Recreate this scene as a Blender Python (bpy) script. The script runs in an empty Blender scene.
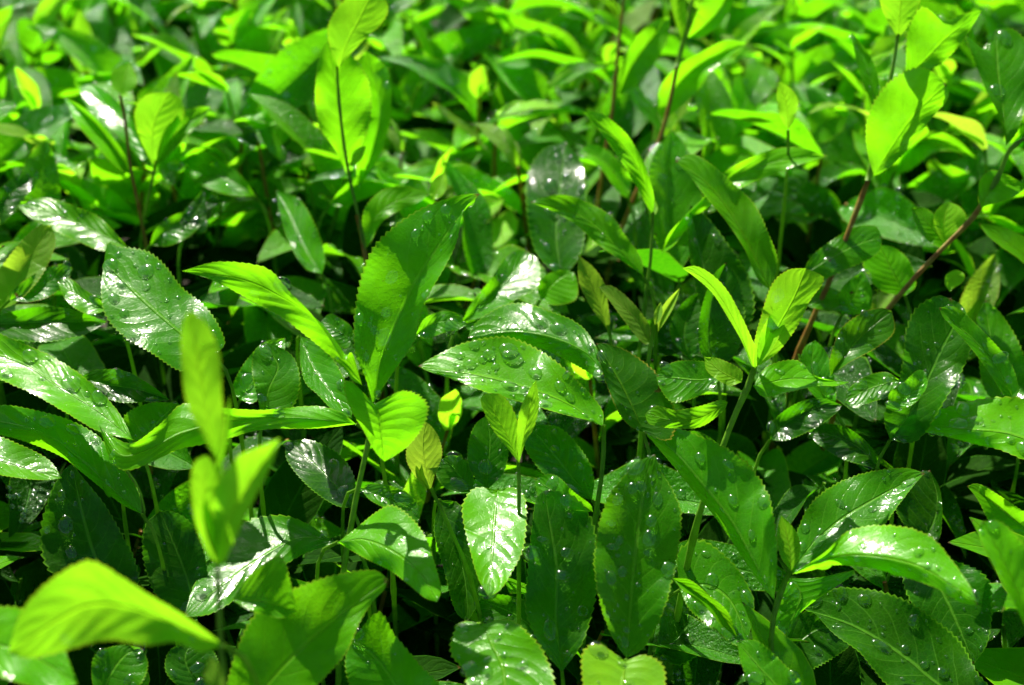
import bpy, math, random
import numpy as np
from mathutils import Vector, Matrix, noise

# ------------------------------------------------------------------ camera, light, exposure
scene = bpy.context.scene
col = scene.collection
PITCH = math.radians(30); HFOV = math.radians(30)
CANOPY = 0.75; CAMH = CANOPY + 0.42
F = 512 / math.tan(HFOV / 2)
cd = bpy.data.cameras.new('camera'); cam = bpy.data.objects.new('camera', cd); col.objects.link(cam)
cam.location = (0, 0, CAMH); cam.rotation_euler = (math.pi / 2 - PITCH, 0, 0)
cd.sensor_width = 36; cd.angle = HFOV; cd.clip_start = 0.02; cd.clip_end = 2000
cd.dof.use_dof = True; cd.dof.focus_distance = 0.775; cd.dof.aperture_fstop = 8.4
scene.camera = cam

SUN_EL, SUN_AZ = math.radians(43), math.radians(-20)      # azimuth from +Y (straight ahead), negative = left
world = bpy.data.worlds.new('World'); scene.world = world; world.use_nodes = True
wn = world.node_tree.nodes; wl = world.node_tree.links
sky = wn.new('ShaderNodeTexSky'); sky.sky_type = 'NISHITA'; sky.sun_disc = False
sky.sun_elevation = SUN_EL; sky.sun_rotation = SUN_AZ; sky.air_density = .7; sky.dust_density = 1.5; sky.ozone_density = .3
wn['Background'].inputs[1].default_value = 0.05
wl.new(sky.outputs[0], wn['Background'].inputs[0])
sd = bpy.data.lights.new('sun', 'SUN'); sd.energy = 5.0; sd.angle = math.radians(0.5); sd.color = (1, .94, .80)
sun = bpy.data.objects.new('sun', sd); col.objects.link(sun)
sdir = Vector((math.cos(SUN_EL) * math.sin(SUN_AZ), math.cos(SUN_EL) * math.cos(SUN_AZ), math.sin(SUN_EL)))
sun.rotation_euler = sdir.to_track_quat('Z', 'Y').to_euler(); sun.location = (0, 0, 4)
vs = scene.view_settings
vs.view_transform = 'Standard'; vs.look = 'None'; vs.gamma = 1; vs.exposure = 1.35; vs.use_curve_mapping = False

R = cam.rotation_euler.to_matrix()
def plane_depth(y):                       # view depth at which the clipped top of the hedge lies
    if y > 400: return plane_depth(400) - .00024 * (y - 400)      # the near flank of the hedge drops away
    return 0.42 / (math.sin(PITCH) + math.cos(PITCH) * (y - 342.5) / F)
def unproj(x, y, d):
    v = R @ Vector(((x - 512) / F * d, -(y - 342.5) / F * d, -d))
    return v + Vector((0, 0, CAMH))
def proj(p):
    q = R.transposed() @ (Vector(p) - Vector((0, 0, CAMH)))
    if q.z > -1e-4: return None
    return 512 + q.x / -q.z * F, 342.5 - q.y / -q.z * F, -q.z

# ------------------------------------------------------------------ materials
def math_n(nt, op, a, b=None, c=None, clamp=False):
    n = nt.nodes.new('ShaderNodeMath'); n.operation = op; n.use_clamp = clamp
    for i, v in enumerate((a, b, c)):
        if v is None: continue
        if isinstance(v, (int, float)): n.inputs[i].default_value = v
        else: nt.links.new(v, n.inputs[i])
    return n.outputs[0]
def mixc(nt, f, a, b, mode='MIX'):
    n = nt.nodes.new('ShaderNodeMix'); n.data_type = 'RGBA'; n.blend_type = mode
    for s, v in ((0, f), (6, a), (7, b)):
        if isinstance(v, (int, float)): n.inputs[s].default_value = v
        elif isinstance(v, tuple): n.inputs[s].default_value = (*v, 1)
        else: nt.links.new(v, n.inputs[s])
    return n.outputs[2]
def maprange(nt, v, a, b, c=0., d=1.):
    n = nt.nodes.new('ShaderNodeMapRange'); n.interpolation_type = 'SMOOTHSTEP'
    nt.links.new(v, n.inputs[0])
    for i, k in enumerate((a, b, c, d)): n.inputs[i + 1].default_value = k
    return n.outputs[0]

def leaf_material(name, base, trans, mix=0.42, rough=0.34, coat=0.5, bump=0.0007, vein=(.3, .5, .12), blem=0.0, rim=(.35, .5, .12), spec=.09):
    m = bpy.data.materials.new(name); m.use_nodes = True
    nt = m.node_tree; nt.nodes.clear(); L = nt.links
    out = nt.nodes.new('ShaderNodeOutputMaterial')
    uv = nt.nodes.new('ShaderNodeUVMap'); uv.uv_map = 'UVMap'
    sep = nt.nodes.new('ShaderNodeSeparateXYZ'); L.new(uv.outputs[0], sep.inputs[0])
    tc = nt.nodes.new('ShaderNodeTexCoord'); oi = nt.nodes.new('ShaderNodeObjectInfo')
    def noise_n(scale, det=3, off=True):
        mp = nt.nodes.new('ShaderNodeMapping'); L.new(tc.outputs['Object'], mp.inputs[0])
        if off:
            cb = nt.nodes.new('ShaderNodeCombineXYZ')
            for i in range(3): L.new(math_n(nt, 'MULTIPLY', oi.outputs['Random'], 7.3 + i * 3.1), cb.inputs[i])
            L.new(cb.outputs[0], mp.inputs[1])
        n = nt.nodes.new('ShaderNodeTexNoise'); n.inputs['Scale'].default_value = scale; n.inputs['Detail'].default_value = det
        L.new(mp.outputs[0], n.inputs['Vector']); return n.outputs[0]
    nz_big, nz_mid, nz_fine = noise_n(35, 2), noise_n(150, 3), noise_n(900, 2)
    U = math_n(nt, 'MULTIPLY', math_n(nt, 'ABSOLUTE', math_n(nt, 'SUBTRACT', sep.outputs[0], .5)), 2)
    V = sep.outputs[1]
    side = math_n(nt, 'MULTIPLY', math_n(nt, 'GREATER_THAN', sep.outputs[0], .5), .45)
    # side veins sweep towards the tip and curve near the margin
    ph = math_n(nt, 'SUBTRACT', V, math_n(nt, 'MULTIPLY', U, .17))
    ph = math_n(nt, 'SUBTRACT', ph, math_n(nt, 'MULTIPLY', math_n(nt, 'MULTIPLY', U, U), .10))
    ph = math_n(nt, 'ADD', math_n(nt, 'MULTIPLY', ph, 8.5), side)
    ph = math_n(nt, 'ADD', ph, math_n(nt, 'MULTIPLY', nz_big, 1.3))
    fr = math_n(nt, 'FRACT', ph)
    dv = math_n(nt, 'MINIMUM', fr, math_n(nt, 'SUBTRACT', 1., fr))
    vs_ = maprange(nt, dv, .0, .055, 1, 0)
    vs_ = math_n(nt, 'MULTIPLY', vs_, maprange(nt, U, .55, .9, 1, 0))
    mid = maprange(nt, U, .015, .06, 1, 0)
    vm = math_n(nt, 'MAXIMUM', mid, math_n(nt, 'MULTIPLY', vs_, .55))
    # net of the smallest veins
    vo = nt.nodes.new('ShaderNodeTexVoronoi'); vo.feature = 'DISTANCE_TO_EDGE'; vo.inputs['Scale'].default_value = 420
    L.new(tc.outputs['Object'], vo.inputs['Vector'])
    net = maprange(nt, vo.outputs['Distance'], 0, .12, 1, 0)
    # colours
    val = maprange(nt, oi.outputs['Random'], 0, 1, .8, 1.14)
    def shade(c):
        c2 = (c[0] * 1.25 + .004, c[1] * 1.12, c[2] * 1.1)
        r = mixc(nt, maprange(nt, nz_big, .35, .7), c, c2)
        r = mixc(nt, math_n(nt, 'MULTIPLY', maprange(nt, nz_mid, .35, .7), .22), r, (c[0] * .5, c[1] * .65, c[2] * .6))
        cb = nt.nodes.new('ShaderNodeCombineXYZ')
        for i in range(3): L.new(val, cb.inputs[i])
        return mixc(nt, 1., r, cb.outputs[0], 'MULTIPLY')
    rimf = math_n(nt, 'MULTIPLY', maprange(nt, U, .95, .985), .8)
    def dress(c, k):
        r = mixc(nt, math_n(nt, 'MULTIPLY', vm, .5 * k), c, vein)
        r = mixc(nt, math_n(nt, 'MULTIPLY', net, .08 * k), r, vein)
        r = mixc(nt, rimf, r, rim)
        # brown tips and feeding marks
        br = math_n(nt, 'MULTIPLY', maprange(nt, V, .965, .995), maprange(nt, noise_n(300), .45, .6))
        r = mixc(nt, br, r, (.16, .09, .03))
        if blem:
            sp = maprange(nt, noise_n(110, 2), .74 - blem, .78 - blem)
            r = mixc(nt, sp, r, (.13, .10, .02))
        return r
    cb_, ct_ = dress(shade(base), 1.), dress(shade(trans), .45)
    # relief: puffed panels between sunken veins
    puff = math_n(nt, 'POWER', math_n(nt, 'MULTIPLY', dv, 2.), .6)
    puff = math_n(nt, 'MULTIPLY', puff, maprange(nt, U, .6, 1., 1, .2))
    h = math_n(nt, 'MULTIPLY', puff, .36)
    h = math_n(nt, 'ADD', h, math_n(nt, 'MULTIPLY', mid, -.7))
    h = math_n(nt, 'ADD', h, math_n(nt, 'ADD', math_n(nt, 'MULTIPLY', nz_mid, .5), math_n(nt, 'MULTIPLY', nz_big, 2.2)))
    h = math_n(nt, 'ADD', h, math_n(nt, 'MULTIPLY', nz_fine, .10))
    h = math_n(nt, 'ADD', h, math_n(nt, 'MULTIPLY', net, -.05))
    bp = nt.nodes.new('ShaderNodeBump'); bp.inputs['Strength'].default_value = 1; bp.inputs['Distance'].default_value = bump
    L.new(h, bp.inputs['Height'])
    p = nt.nodes.new('ShaderNodeBsdfPrincipled'); L.new(cb_, p.inputs['Base Color']); L.new(bp.outputs[0], p.inputs['Normal'])
    L.new(maprange(nt, nz_mid, .3, .7, rough - .06, rough + .08), p.inputs['Roughness'])
    p.inputs['Specular IOR Level'].default_value = spec
    L.new(maprange(nt, noise_n(95, 3), .48, .56, 0., coat), p.inputs['Coat Weight'])
    p.inputs['Coat Roughness'].default_value = .13; p.inputs['Coat IOR'].default_value = 1.42
    L.new(bp.outputs[0], p.inputs['Coat Normal'])
    t = nt.nodes.new('ShaderNodeBsdfTranslucent'); L.new(ct_, t.inputs[0]); L.new(bp.outputs[0], t.inputs['Normal'])
    ms = nt.nodes.new('ShaderNodeMixShader'); ms.inputs[0].default_value = mix
    L.new(p.outputs[0], ms.inputs[1]); L.new(t.outputs[0], ms.inputs[2]); L.new(ms.outputs[0], out.inputs[0])
    return m

MAT = {
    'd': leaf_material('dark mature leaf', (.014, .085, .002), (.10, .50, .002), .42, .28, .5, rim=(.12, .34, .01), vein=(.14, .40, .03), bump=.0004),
    'm': leaf_material('mature leaf', (.042, .23, .003), (.20, .74, .004), .50, .28, .55, rim=(.2, .46, .01), vein=(.20, .52, .03), blem=.015, bump=.0004),
    'g': leaf_material('fresh green leaf', (.09, .37, .003), (.24, .80, .006), .52, .30, .5, rim=(.32, .6, .02), vein=(.18, .45, .01), bump=.0004),
    'y': leaf_material('young yellow green leaf', (.22, .56, .012), (.33, .86, .015), .58, .42, .2, bump=.0003, rim=(.45, .65, .02), vein=(.3, .55, .01)),
    'o': leaf_material('olive young leaf', (.14, .32, .02), (.36, .66, .03), .55, .42, .2, bump=.0003, rim=(.40, .5, .05), vein=(.25, .40, .03)),
    'b': leaf_material('worn leaf', (.025, .14, .003), (.15, .54, .003), .46, .36, .3, blem=.06, rim=(.3, .3, .02), vein=(.14, .36, .01), bump=.0004),
    'e': leaf_material('mature hedge leaf', (.038, .22, .003), (.16, .66, .004), .50, .30, .5, rim=(.2, .46, .01), vein=(.13, .40, .02), bump=.0004, spec=.08, blem=.03),
    'f': leaf_material('dark hedge leaf', (.010, .07, .002), (.07, .40, .003), .38, .36, .2, rim=(.12, .34, .01), vein=(.08, .30, .02), bump=.0004, spec=.05),
    'i': leaf_material('shade-toned inner leaf', (.006, .04, .001), (.03, .18, .001), .30, .7, .0, rim=(.05, .2, .01), vein=(.05, .18, .01), spec=.02),  # near-black leaf colour stands in for deep shade inside the hedge
}
def simple(name, colr, rough=.5, c2=None, scale=200, bump=.0004):
    m = bpy.data.materials.new(name); m.use_nodes = True; nt = m.node_tree; p = nt.nodes['Principled BSDF']
    tc = nt.nodes.new('ShaderNodeTexCoord'); n = nt.nodes.new('ShaderNodeTexNoise'); n.inputs['Scale'].default_value = scale
    nt.links.new(tc.outputs['Object'], n.inputs['Vector'])
    nt.links.new(mixc(nt, maprange(nt, n.outputs[0], .35, .65), colr, c2 or colr), p.inputs['Base Color'])
    b = nt.nodes.new('ShaderNodeBump'); b.inputs['Distance'].default_value = bump
    nt.links.new(n.outputs[0], b.inputs['Height']); nt.links.new(b.outputs[0], p.inputs['Normal'])
    p.inputs['Roughness'].default_value = rough
    return m
STEM = {'green': simple('green stem', (.13, .30, .015), .5, (.08, .20, .01)),
        'brown': simple('brown stem', (.22, .10, .02), .55, (.26, .22, .03)),
        'wood': simple('woody branch', (.06, .045, .03), .8, (.10, .08, .055), 90, .002)}
for _k, _c in (('green', (.40, .80, .03)), ('brown', (.42, .34, .05))):      # sappy stems let some sun through
    _nt = STEM[_k].node_tree; _p = _nt.nodes['Principled BSDF']; _p.inputs['Specular IOR Level'].default_value = .2
    _t = _nt.nodes.new('ShaderNodeBsdfTranslucent'); _t.inputs[0].default_value = (*_c, 1)
    _m = _nt.nodes.new('ShaderNodeMixShader'); _m.inputs[0].default_value = .22
    _nt.links.new(_p.outputs[0], _m.inputs[1]); _nt.links.new(_t.outputs[0], _m.inputs[2])
    _nt.links.new(_m.outputs[0], _nt.nodes['Material Output'].inputs[0])
SOIL = simple('soil', (.014, .010, .006), .95, (.03, .022, .012), 30, .02)
def water_material():
    m = bpy.data.materials.new('water drop'); m.use_nodes = True; nt = m.node_tree; nt.nodes.clear()
    out = nt.nodes.new('ShaderNodeOutputMaterial')
    tr = nt.nodes.new('ShaderNodeBsdfTransparent'); tr.inputs[0].default_value = (1, 1, 1, 1)
    rf = nt.nodes.new('ShaderNodeBsdfRefraction'); rf.inputs['IOR'].default_value = 1.33; rf.inputs['Roughness'].default_value = .0
    gl = nt.nodes.new('ShaderNodeBsdfGlossy'); gl.inputs['Roughness'].default_value = .08
    a = nt.nodes.new('ShaderNodeMixShader'); a.inputs[0].default_value = .22
    nt.links.new(tr.outputs[0], a.inputs[1]); nt.links.new(rf.outputs[0], a.inputs[2])
    fr = nt.nodes.new('ShaderNodeFresnel'); fr.inputs[0].default_value = 1.5
    ge = nt.nodes.new('ShaderNodeNewGeometry'); front = math_n(nt, 'SUBTRACT', 1., ge.outputs['Backfacing'])
    nt.links.new(math_n(nt, 'MULTIPLY', front, .8), a.inputs[0])
    b = nt.nodes.new('ShaderNodeMixShader'); nt.links.new(math_n(nt, 'MULTIPLY', fr.outputs[0], math_n(nt, 'ADD', math_n(nt, 'MULTIPLY', front, .7), .3)), b.inputs[0])
    nt.links.new(a.outputs[0], b.inputs[1]); nt.links.new(gl.outputs[0], b.inputs[2]); nt.links.new(b.outputs[0], out.inputs[0])
    return m
WATER = water_material()

# ------------------------------------------------------------------ helpers
def tag(o, label=None, cat=None, group=None, kind=None):
    for k, v in (('label', label), ('category', cat), ('group', group), ('kind', kind)):
        if v: o[k] = v
    return o
def new_obj(name, me, parent=None, loc=(0, 0, 0)):
    o = bpy.data.objects.new(name, me); col.objects.link(o); o.location = loc
    if parent: o.parent = parent
    return o
def mesh(name, V, Fc, mat, uvs=None, smooth=True):
    me = bpy.data.meshes.new(name); me.from_pydata([tuple(v) for v in V], [], Fc)
    if uvs is not None:
        l = me.uv_layers.new(name='UVMap'); vi = np.empty(len(me.loops), dtype=np.int32); me.loops.foreach_get('vertex_index', vi)
        l.data.foreach_set('uv', np.asarray(uvs, dtype=np.float32)[vi].ravel())
    me.materials.append(mat)
    if smooth: me.polygons.foreach_set('use_smooth', [True] * len(me.polygons))
    me.update(); return me
def catmull(P, n):
    P = [np.array(p, float) for p in P]
    if len(P) == 2: return np.array([P[0] + (P[1] - P[0]) * i / (n - 1) for i in range(n)])
    Q = [2 * P[0] - P[1]] + P + [2 * P[-1] - P[-2]]
    s = []
    for i in range(1, len(Q) - 2):
        for k in range(12):
            t = k / 12; a, b, c, d = Q[i - 1], Q[i], Q[i + 1], Q[i + 2]
            s.append(.5 * ((2 * b) + (-a + c) * t + (2 * a - 5 * b + 4 * c - d) * t * t + (-a + 3 * b - 3 * c + d) * t ** 3))
    s.append(P[-1]); s = np.array(s)
    L = np.r_[0, np.cumsum(np.linalg.norm(np.diff(s, axis=0), axis=1))]
    u = np.linspace(0, L[-1], n)
    return np.stack([np.interp(u, L, s[:, k]) for k in range(s.shape[1])], 1)
def tube(P, r0, r1, seg=8, n=None):
    P = catmull(P, n or max(6, 4 * len(P))); V = []; Fc = []
    for i, p in enumerate(P):
        t = i / (len(P) - 1); r = r0 + (r1 - r0) * t; r *= 1 + .05 * math.sin(i * 2.3) + (.28 if i % 7 == 5 else 0)
        d = Vector(P[min(i + 1, len(P) - 1)] - P[max(i - 1, 0)]).normalized()
        x = d.orthogonal().normalized() if i == 0 else (x - d * x.dot(d)).normalized()
        y = d.cross(x)
        for k in range(seg):
            a = 2 * math.pi * k / seg
            V.append(Vector(p) + (x * math.cos(a) + y * math.sin(a)) * r)
    for i in range(len(P) - 1):
        for k in range(seg):
            a, b = i * seg + k, i * seg + (k + 1) % seg
            Fc.append((a, b, b + seg, a + seg))
    Fc.append(tuple(range(seg))); Fc.append(tuple(range((len(P) - 1) * seg, len(P) * seg))[::-1])
    return V, Fc

def grid_faces(nt_, nw):
    Fc = []
    for i in range(nt_ - 1):
        for j in range(nw - 1):
            a = i * nw + j; Fc.append((a, a + 1, a + nw + 1, a + nw))
    return Fc

# unit water drop: a flattened dome
def drop_geo(seg=14, rings=5, flat=.55):
    V = [(0, 0, flat)]; Fc = []
    for i in range(1, rings + 1):
        th = math.pi / 2 * i / rings
        for k in range(seg):
            a = 2 * math.pi * k / seg
            V.append((math.sin(th) ** .85 * math.cos(a), math.sin(th) ** .85 * math.sin(a), flat * math.cos(th)))
        for k in range(seg): Fc.append((0, 1 + k, 1 + (k + 1) % seg))
    for i in range(rings - 1):
        for k in range(seg):
            a = 1 + i * seg + k; b = 1 + i * seg + (k + 1) % seg
            Fc.append((a, a + seg, b + seg, b))
    return V, Fc
DV, DF = drop_geo(); DROP = mesh('water_drop', DV, DF, WATER)
SV, SF = drop_geo(7, 2)
def frame(n, u):
    z = n.normalized(); x = (u - z * u.dot(z)).normalized(); y = z.cross(x)
    return Matrix((x, y, z)).transposed()

def surf_normal(G, i, j):
    a = Vector(G[min(i + 1, G.shape[0] - 1), j] - G[max(i - 1, 0), j]); b = Vector(G[i, min(j + 1, G.shape[1] - 1)] - G[i, max(j - 1, 0)])
    return a.cross(b).normalized(), a.normalized()
def add_drops(G, parent, rng, big, fine, rbig=(.0008, .0042), pos=None):
    """water on a leaf: the larger drops one object each, the finest as one spray"""
    nt_, nw = G.shape[:2]; placed = []
    eye = Vector((0, 0, CAMH))
    def spot():
        for _ in range(30):
            i = rng.randint(3, nt_ - 4); j = rng.randint(1, nw - 2)
            if abs(j - nw // 2) < 1: continue
            p = Vector(G[i, j]); n, t = surf_normal(G, i, j)
            if abs(n.z) > .8:
                if n.z < 0: n = -n
            elif n.dot(eye - p) < 0: n = -n
            return p, n, t
        return None
    for k in range(int(big * 1.35)):
        s = spot()
        if not s: continue
        p, n, t = s; r = rbig[0] + (rbig[1] - rbig[0]) * rng.random() ** 2.2
        if any((p - q).length < (r + rr) * 1.05 for q, rr in placed): continue
        placed.append((p, r))
        o = new_obj('water_drop', DROP, parent)
        e = rng.uniform(.75, 1.3)
        o.matrix_basis = Matrix.Translation(p) @ frame(n, t).to_4x4() @ Matrix.Diagonal((r * e, r / e, r * rng.uniform(.7, 1), 1))
    for q in (pos or []):
        p, n, t, r = q
        o = new_obj('water_drop', DROP, parent)
        o.matrix_basis = Matrix.Translation(p) @ frame(n, t).to_4x4() @ Matrix.Diagonal((r * 1.2, r * .9, r, 1))
    fine = fine // 2
    if fine:
        V = []; Fc = []
        for k in range(fine):
            s = spot()
            if not s: continue
            p, n, t = s; p = p + t * rng.uniform(-.001, .001)
            r = .00025 + .0007 * rng.random() ** 2
            if any((p - q).length < rr + r for q, rr in placed): continue
            M = frame(n, t); b = len(V)
            V += [p + M @ (Vector(v) * r) for v in SV]; Fc += [tuple(b + x for x in f) for f in SF]
        if V: tag(new_obj('fine_droplets', mesh('fine_droplets', V, Fc, WATER), parent), kind='stuff')

# ------------------------------------------------------------------ hero leaves: outline of midrib and both margins, then real depth
NT = 121; NWH = 7
rngL = random.Random(11)
def leaf_grid(M, E1, E2, D0, a, b, c, f1, f2, teeth=20, wav=1.0, seed=0):
    rg = random.Random(seed)
    base, tip = M[0], M[-1]
    m = catmull(M, NT); e1 = catmull([base] + E1 + [tip], NT); e2 = catmull([base] + E2 + [tip], NT)
    Lpx = np.linalg.norm(np.diff(m, axis=0), axis=1).sum(); pxm = D0 / F
    G = np.zeros((NT, 2 * NWH + 1, 3)); k1, k2 = rg.uniform(0, 6), rg.uniform(0, 6)
    nlen = math.hypot(tip[0] - base[0], tip[1] - base[1])
    Lreal = nlen * math.sqrt(1 + (a * (tip[0] - base[0]) / max(nlen, 1) - b * (tip[1] - base[1]) / max(nlen, 1)) ** 2)
    for i in range(NT):
        t = i / (NT - 1); prof = math.sin(math.pi * min(1, t) ** .85) ** .75 if 0 < t < 1 else 0
        W = .19 * max(Lpx, Lreal) * prof
        for s, (e, f) in enumerate(((e1, f1), (e2, f2))):
            d = e[i] - m[i]; w = np.linalg.norm(d)
            fold = f * (math.sqrt(max(0, W * W - w * w)) + .22 * w)
            tooth = (i * teeth / (NT - 1)) % 1
            for j in range(NWH + 1):
                if s == 1 and j == 0: continue
                q = j / NWH
                qq = q * (1 + (.075 * (tooth - .35)) * (q ** 6) * (1 if 0.05 < t < .97 else 0))
                p = m[i] + d * qq
                dep = fold * (q ** 1.25)
                wave = wav * .028 * Lpx * q * q * math.sin(t * 15 + (k1 if s else k2)) * prof
                quilt = .0022 * Lpx * math.sin(2 * math.pi * (t - .2 * q) * 8 + s * 2.8) * math.sin(math.pi * q) * prof
                wave += .02 * Lpx * q * math.sin(t * 6 + k1 + s * 2) * prof
                dd = -dep - wave - quilt - c * Lpx * 4 * t * (1 - t)
                depth = D0 + pxm * (a * (p[0] - base[0]) - b * (p[1] - base[1]) + dd)
                J = NWH - j if s == 0 else NWH + j
                G[i, J] = unproj(p[0], p[1], depth)
    return G
GF = grid_faces(NT, 2 * NWH + 1)
GUV = [(j / (2 * NWH), i / (NT - 1)) for i in range(NT) for j in range(2 * NWH + 1)]
THINGS = {}; LANDMARKS = []
def make_leaf(M, E1, E2, z=0., a=None, b=.55, c=.04, f1=.75, f2=.75, k='m', wet=(0, 0), teeth=24, yb=None, thing=None,
              label=None, big=None, wav=1.35, name='leaf', pet=True):
    if k in 'yo': wav = min(wav, .5)
    if wet == (0, 0) and k in 'dmb' and z > -9: wet = (6, 16)
    rg = random.Random(int(M[0][0] * 7 + M[-1][1] * 13 + z))
    if a is None: a = rg.uniform(-.25, .25)
    yanch = yb if yb is not None else max(p[1] for p in M + E1 + E2)
    D0 = plane_depth(min(yanch, 760)) + z / 100
    if yb is None:   # anchor the lowest point on the hedge top, whichever end that is
        ylow = max(p[1] for p in M); D0 = D0 - (D0 / F) * (-b * (ylow - M[0][1])) * 1.0
    G = leaf_grid([tuple(p) for p in M], list(E1), list(E2), D0, a, b, c, f1, f2, teeth, wav, rg.random())
    if thing: root = THINGS[thing]; org = Vector(root.location)
    else: root = None; org = Vector(G[0, NWH])
    Gl = G - np.array(org)
    me = mesh('leaf', Gl.reshape(-1, 3), GF, MAT[k], GUV)
    if thing: o = new_obj(name, me, root)
    else:
        o = new_obj('tea_leaf', me, None, org); tag(o, label, 'tea leaf')
        LANDMARKS.append((sum(p[0] for p in M) / len(M), sum(p[1] for p in M) / len(M), label))
        if pet:
            d = (Vector(G[0, NWH]) - Vector(G[6, NWH])).normalized()
            d.z = min(d.z, -.35); d.normalize()
            P = [Vector((0, 0, 0)), d * .006 + Vector((0, 0, -.002)), d * .010 + Vector((0, 0, -.012)), d * .012 + Vector((0, .006, -.05)), d * .012 + Vector((0, .02, -.14))]
            V, Fc = tube([tuple(p) for p in P], .0007, .0012)
            new_obj('petiole', mesh('petiole', V, Fc, STEM['green']), o)
    pos = []
    for (x, y, r) in (big or []):
        pr = [(abs(proj(G[i, j])[0] - x) + abs(proj(G[i, j])[1] - y), i, j) for i in range(2, NT - 2) for j in range(1, 2 * NWH)]
        _, i, j = min(pr); n, t = surf_normal(G, i, j)
        if n.dot(Vector((0, 0, CAMH)) - Vector(G[i, j])) < 0: n = -n
        pos.append((Vector(G[i, j]) - org + n * .0, n, t, r * D0 / F))
    if wet != (0, 0) or pos:
        # drops computed in the leaf's own frame
        class _S: pass
        add_drops_shift(G, org, o, rg, wet[0], wet[1], pos)
    return o
def add_drops_shift(G, org, o, rg, nb, nf, pos):
    n0 = len(col.objects)
    add_drops(G, o, rg, nb, nf, pos=[(p + org, n, t, r) for p, n, t, r in pos])
    for c in o.children:
        if c.name.startswith('water_drop'):
            c.location = c.location - org
        elif c.name.startswith('fine_droplets'):
            c.location = -org
def shoot(key, label, base, z=0., yb=None):
    """an Empty at the foot of a tea shoot"""
    D = plane_depth(min(yb or base[1], 760)) + z / 100
    e = new_obj('tea_shoot', None, None, unproj(base[0], base[1], D)); e.empty_display_size = .02
    tag(e, label, 'tea shoot'); THINGS[key] = e; e_info[key] = (D, yb or base[1], z)
    LANDMARKS.append((base[0], base[1] - 50, label)); return e
e_info = {}
def stem(key, pts, r0=1.6, r1=1.0, m='green', ext=True, name='stem', dz=0.):
    D = e_info[key][0] + dz / 100; root = THINGS[key]; org = Vector(root.location)
    P = [unproj(x, y, D) - org for x, y in pts]
    if ext: P = [P[0] + (P[0] - P[1]).normalized() * .06 + Vector((0, .03, -.16)), P[0] + (P[0] - P[1]).normalized() * .045 + Vector((0, .012, -.06)), P[0] + (P[0] - P[1]).normalized() * .025 + Vector((0, .003, -.01))] + P
    V, Fc = tube([tuple(p) for p in P], r0 / 1000, r1 * .75 / 1000)
    return new_obj(name, mesh(name, V, Fc, STEM[m]), root)
def SL(key, M, E1, E2, z=0., **kw):       # leaf that belongs to a shoot
    D, yb, z0 = e_info[key]
    return make_leaf(M, E1, E2, z=z0 + z, yb=yb, thing=key, **kw)
def slim(M, w, asym=1.0):                 # margins either side of a midrib, for narrow young leaves
    m = catmull(M, 6); E1 = []; E2 = []
    for i in range(1, 5):
        d = m[i + 1] - m[i - 1]; n = np.array((-d[1], d[0])) / np.linalg.norm(d); k = (.72, 1, .95, .6)[i - 1]
        E1.append(tuple(m[i] + n * w * k)); E2.append(tuple(m[i] - n * w * k * asym))
    return E1, E2
def SS(key, M, w, asym=1.0, **kw):
    E1, E2 = slim(M, w, asym); kw.setdefault('teeth', 14); return SL(key, M, E1, E2, **kw)
def LS(label, M, w, asym=1.0, **kw):
    E1, E2 = slim(M, w, asym); return make_leaf(M, E1, E2, label=label, **kw)
def LL(label, M, E1, E2, **kw): return make_leaf(M, E1, E2, label=label, **kw)

# ---- the shoot in the middle with the big upright leaf
shoot('centre', 'middle shoot with a big upright drop-speckled leaf above a heart-shaped leaf', (352, 520), z=-3)
stem('centre', [(352, 520), (362, 470), (371, 430), (373, 402)], 1.5, 1.3)
SL('centre', [(373, 404), (376, 391), (381, 360), (397, 321), (418, 279), (453, 225), (480, 194)],
   [(365, 377), (355, 353), (354, 318), (361, 276), (374, 246), (394, 226), (418, 210), (445, 199), (466, 194)],
   [(385, 384), (398, 366), (414, 342), (419, 322), (426, 300), (446, 265), (457, 241), (462, 215), (470, 202)],
   k='m', b=0.22, a=-.1, f1=0.2, f2=0.3, wet=(16, 60), teeth=40, big=[(394, 279, 8), (362, 318, 5), (376, 331, 5), (415, 233, 5), (366, 358, 5), (385, 312, 6)])
SL('centre', [(374, 404), (379, 416), (382, 438), (384, 462)], [(352, 382), (344, 386), (350, 408), (362, 428), (374, 450)],
   [(386, 398), (402, 391), (418, 395), (428, 407), (423, 426), (410, 444), (396, 455)], z=-1.5, k='g', b=-.1, a=0, f1=-.5, f2=.2, c=.10, wet=(0, 0), teeth=34)
SL('centre', [(362, 385), (350, 362), (320, 322), (280, 296), (240, 279), (182, 271)],
   [(352, 353), (343, 360), (327, 335), (309, 311), (288, 290), (271, 271), (250, 264), (215, 262)],
   [(352, 380), (345, 370), (327, 353), (299, 330), (278, 315), (250, 300), (215, 281)], z=-1, k='g', b=.3, a=.1, f1=.4, f2=-.2, c=.06, wet=(2, 8), teeth=34)
SS('centre', [(372, 415), (356, 400), (352, 380)], 6, k='y')
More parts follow.
